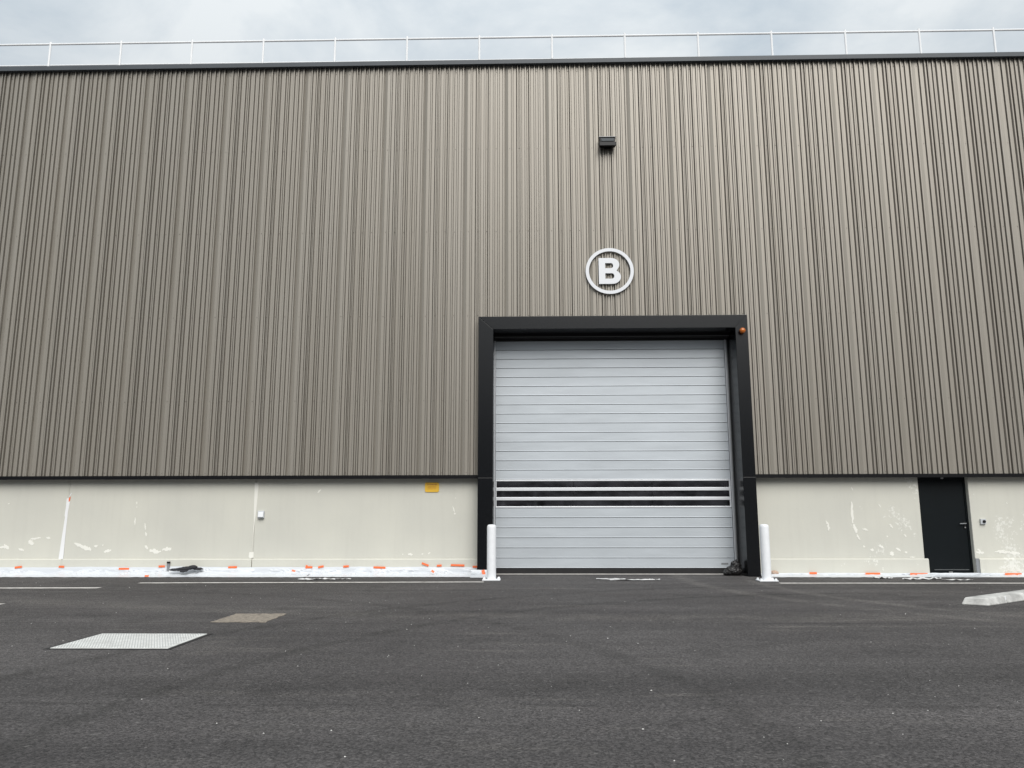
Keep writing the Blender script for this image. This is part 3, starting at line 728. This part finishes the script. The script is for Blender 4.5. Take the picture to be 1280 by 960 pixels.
# ------------------------------------------------------------------ crumpled things
def lump(name, parts, mt, voxel, label, cat, amp=.02, fscale=9, seed=0.):
    bm = bmesh.new()
    for (c, r, rotz) in parts:
        g = bmesh.ops.create_icosphere(bm, subdivisions=3, radius=1)
        mtx = Matrix.Translation(c) @ Matrix.Rotation(rotz, 4, 'Z') @ Matrix.Diagonal((*r, 1))
        bmesh.ops.transform(bm, matrix=mtx, verts=g['verts'])
    me = bpy.data.meshes.new(name); bm.to_mesh(me); bm.free()
    o = bpy.data.objects.new('tmp', me); COL.objects.link(o)
    r = o.modifiers.new('r', 'REMESH'); r.mode = 'VOXEL'; r.voxel_size = voxel
    bpy.context.view_layer.update()
    me2 = bpy.data.meshes.new_from_object(o.evaluated_get(bpy.context.evaluated_depsgraph_get()))
    bpy.data.objects.remove(o)
    for v in me2.vertices:
        p = v.co*fscale+Vector((seed, seed, seed))
        f = 1-2*abs(noise.noise(p)); f2 = 1-2*abs(noise.noise(p*2.3)); f3 = 1-2*abs(noise.noise(p*5))
        v.co += v.normal*(amp*(f*.6+f2*.35+f3*.15)-amp*.4)
    me2.materials.clear(); me2.materials.append(M[mt])
    o = link(name, me2); tag(o, label, cat); return o
b = lump('rubbish_bag', [((0,0,.10),(.20,.16,.10),0), ((.06,.04,.20),(.11,.11,.12),0), ((-.14,-.02,.06),(.10,.12,.06),0), ((.10,.05,.27),(.06,.07,.07),0)],
         'bag', .012, 'crumpled black plastic bag at the right bottom corner of the roller door', 'rubbish bag', .035, 11, 3.)
b.location = (4.62, .12, .005)
c = lump('black_cloth', [((-.2,-.02,.0),(.17,.06,.03),.05), ((0,0,.03),(.20,.06,.045),.18), ((.13,.03,.055),(.10,.06,.045),.0), ((.24,.02,.0),(.13,.05,.025),-.1), ((-.03,-.07,-.005),(.09,.08,.018),.7)],
         'cloth', .009, 'black cloth thrown over the masking film at the wall foot', 'cloth', .018, 13, 8.)
c.location = (-7.85, -.03, .15); c.rotation_euler = (.42, 0, 0); c.scale = (1.05, .9, .72)
s = lump('brick_fragment', [((0,0,.04),(.085,.06,.045),0), ((.03,0,.03),(.07,.05,.03),0)], 'brick', .012, 'brown broken stone beside the right bollard at the wall foot', 'stone', .012, 15, 2.)
s.location = (5.50, .02, .03)

def scrap(name, x, y, lx, ly, rot, label, seed, h=.012):
    nx, ny = 14, 4; vs = []; fs = []
    for i in range(nx+1):
        for j in range(ny+1):
            u, v = i/nx-.5, j/ny-.5
            tap = (1-1.2*abs(u)**1.6)*(.6+.7*noise.noise((u*3, seed, 1)))
            px = u*lx; py = v*ly*max(.15, tap)+.12*ly*noise.noise((u*4, seed, 0))
            vs.append((px, py, .006+h*abs(noise.noise((u*7, v*3, seed)))*2))
    for i in range(nx):
        for j in range(ny):
            a = i*(ny+1)+j; fs.append((a, a+ny+1, a+ny+2, a+1))
    o = MB().add(vs, fs).build(name, 'scrap'); o.location = (x, y, 0); o.rotation_euler = (0, 0, rot)
    sm = o.modifiers.new('thickness', 'SOLIDIFY'); sm.thickness = .002; sm.offset = 1
    tag(o, label, 'scrap', 'white scraps of film on the asphalt')
scrap('film_scrap', 1.72, -1.00, .62, .30, -.12, 'white scrap of film on the asphalt before the door, left of the pair', 1.1)
scrap('film_scrap', 2.15, -1.22, .95, .26, .02, 'white scrap of film on the asphalt before the door, largest of the group', 2.4)
scrap('film_scrap', 2.62, -1.10, .26, .16, .0, 'small white scrap on the asphalt before the door, rightmost of the group', 3.3)
scrap('film_scrap', -4.55, -1.12, .80, .28, .08, 'white scrap of film on the asphalt beside the masking film right of the joint', 4.2, .03)
scrap('film_scrap', -4.05, -1.00, .40, .20, .05, 'small white scrap of film right of the larger scrap near the wall', 5.6)
scrap('film_scrap', 7.55, -.78, .40, .25, -.2, 'small white scrap at the edge of the film left of the staff door', 6.1, .03)
scrap('film_scrap', 8.25, -1.05, .80, .26, .02, 'white crumpled scrap of film on the asphalt before the staff door', 7.5, .035)
scrap('film_scrap', 8.9, -1.22, .60, .16, -.1, 'thin white scrap of film trailing right of the crumpled one', 8.2, .02)

# ------------------------------------------------------------------ covers in the yard
cv = tag(empty('tread_cover', (-4.345, -9.235, 0)), 'large pale galvanised grid cover set in the asphalt at the left', 'cover')
bev(MB().box(-.615, .615, -.49, .49, -.01, .010).build('plate', 'galv', cv), .003)
MB().box(-.66, .66, -.535, .535, -.01, .004).build('frame', 'rubber_seal', cv)
stud = MB()
for i in range(40):
    for j in range(32):
        x = -.60+1.2*(i+.5*(j % 2))/40.5; y = -.475+.95*j/31
        r_ = .0085
        stud.add([(x-r_,y,.0102),(x,y-r_,.0102),(x+r_,y,.0102),(x,y+r_,.0102),(x,y,.0150)], [(0,1,4),(1,2,4),(2,3,4),(3,0,4)])
tag(stud.build('stud_pattern', 'stud', cv), kind='stuff')
dc = tag(empty('dusty_cover', (-3.75, -7.30, 0)), 'smaller dusty square cover in the asphalt behind the grid cover', 'cover')
pts = []
for k in range(64):
    a = 2*pi*k/64; cx, cy = cos(a), sin(a); q = max(abs(cx), abs(cy))
    pts.append((.355*cx/q+.04*noise.noise((cx*6, cy*6, 1)), .425*cy/q+.05*noise.noise((cx*4, cy*4, 5)), .006))
MB().add(pts+[(x, y, -.01) for x, y, z in pts], [tuple(range(64))]+[(i, 64+i, 64+(i+1) % 64, (i+1) % 64) for i in range(64)]).build('plate', 'dusty', dc)

# ------------------------------------------------------------------ wheel stop
ws = tag(empty('wheel_stop', (6.87, -5.85, 0)), 'white painted concrete wheel stop lying at an angle at the right edge', 'wheel stop')
d = Vector((.80, .60, 0)); nn = Vector((-.60, .80, 0)); L1, L2 = .62, 2.1
def seg(t0, t1, end0=False):
    P = []
    for z, ins in ((0.0, 0.0), (.115, .045)):
        a0 = t0+(ins*1.2 if end0 else 0)
        sk = -.17 if end0 else 0
        P += [d*a0+nn*ins+Vector((0,0,z)), d*t1+nn*ins+Vector((0,0,z)), d*t1+nn*(.34-ins)+Vector((0,0,z)), d*(a0+sk)+nn*(.34-ins)+Vector((0,0,z))]
    return MB().hexa([tuple(p) for p in P])
for (a, b, e) in ((0, L1, True), (L1+.012, L2, False)):
    o = bev(seg(a, b, e).build('block', 'stop', ws), .022, 3)
P = [d*(L1-.01)+nn*.03, d*(L1+.02)+nn*.03, d*(L1+.02)+nn*.31, d*(L1-.01)+nn*.31]
MB().hexa([(p.x, p.y, 0) for p in P]+[(p.x, p.y, .100) for p in P]).build('mortar_joint', 'white', ws)

# ------------------------------------------------------------------ loose grit
g = MB()
for k in range(300):
    y = -16.6+15.6*random.random()**.8; x = random.uniform(-.85, .85)*(y+17.9)
    s_ = random.uniform(.003, .008)*(1.7 if random.random() < .05 else 1)
    a = random.random()*6.28
    ring = [(x+s_*cos(a+i*1.5708+random.uniform(-.4, .4))*random.uniform(.6, 1.2), y+s_*sin(a+i*1.5708)*random.uniform(.6, 1.2), .001) for i in range(4)]
    g.add(ring+[(x, y, s_*.9)], [(0,1,4),(1,2,4),(2,3,4),(3,0,4)])
tag(g.build('loose_grit', 'pebble'), 'pale specks of loose grit scattered on the asphalt', 'grit', kind='stuff')
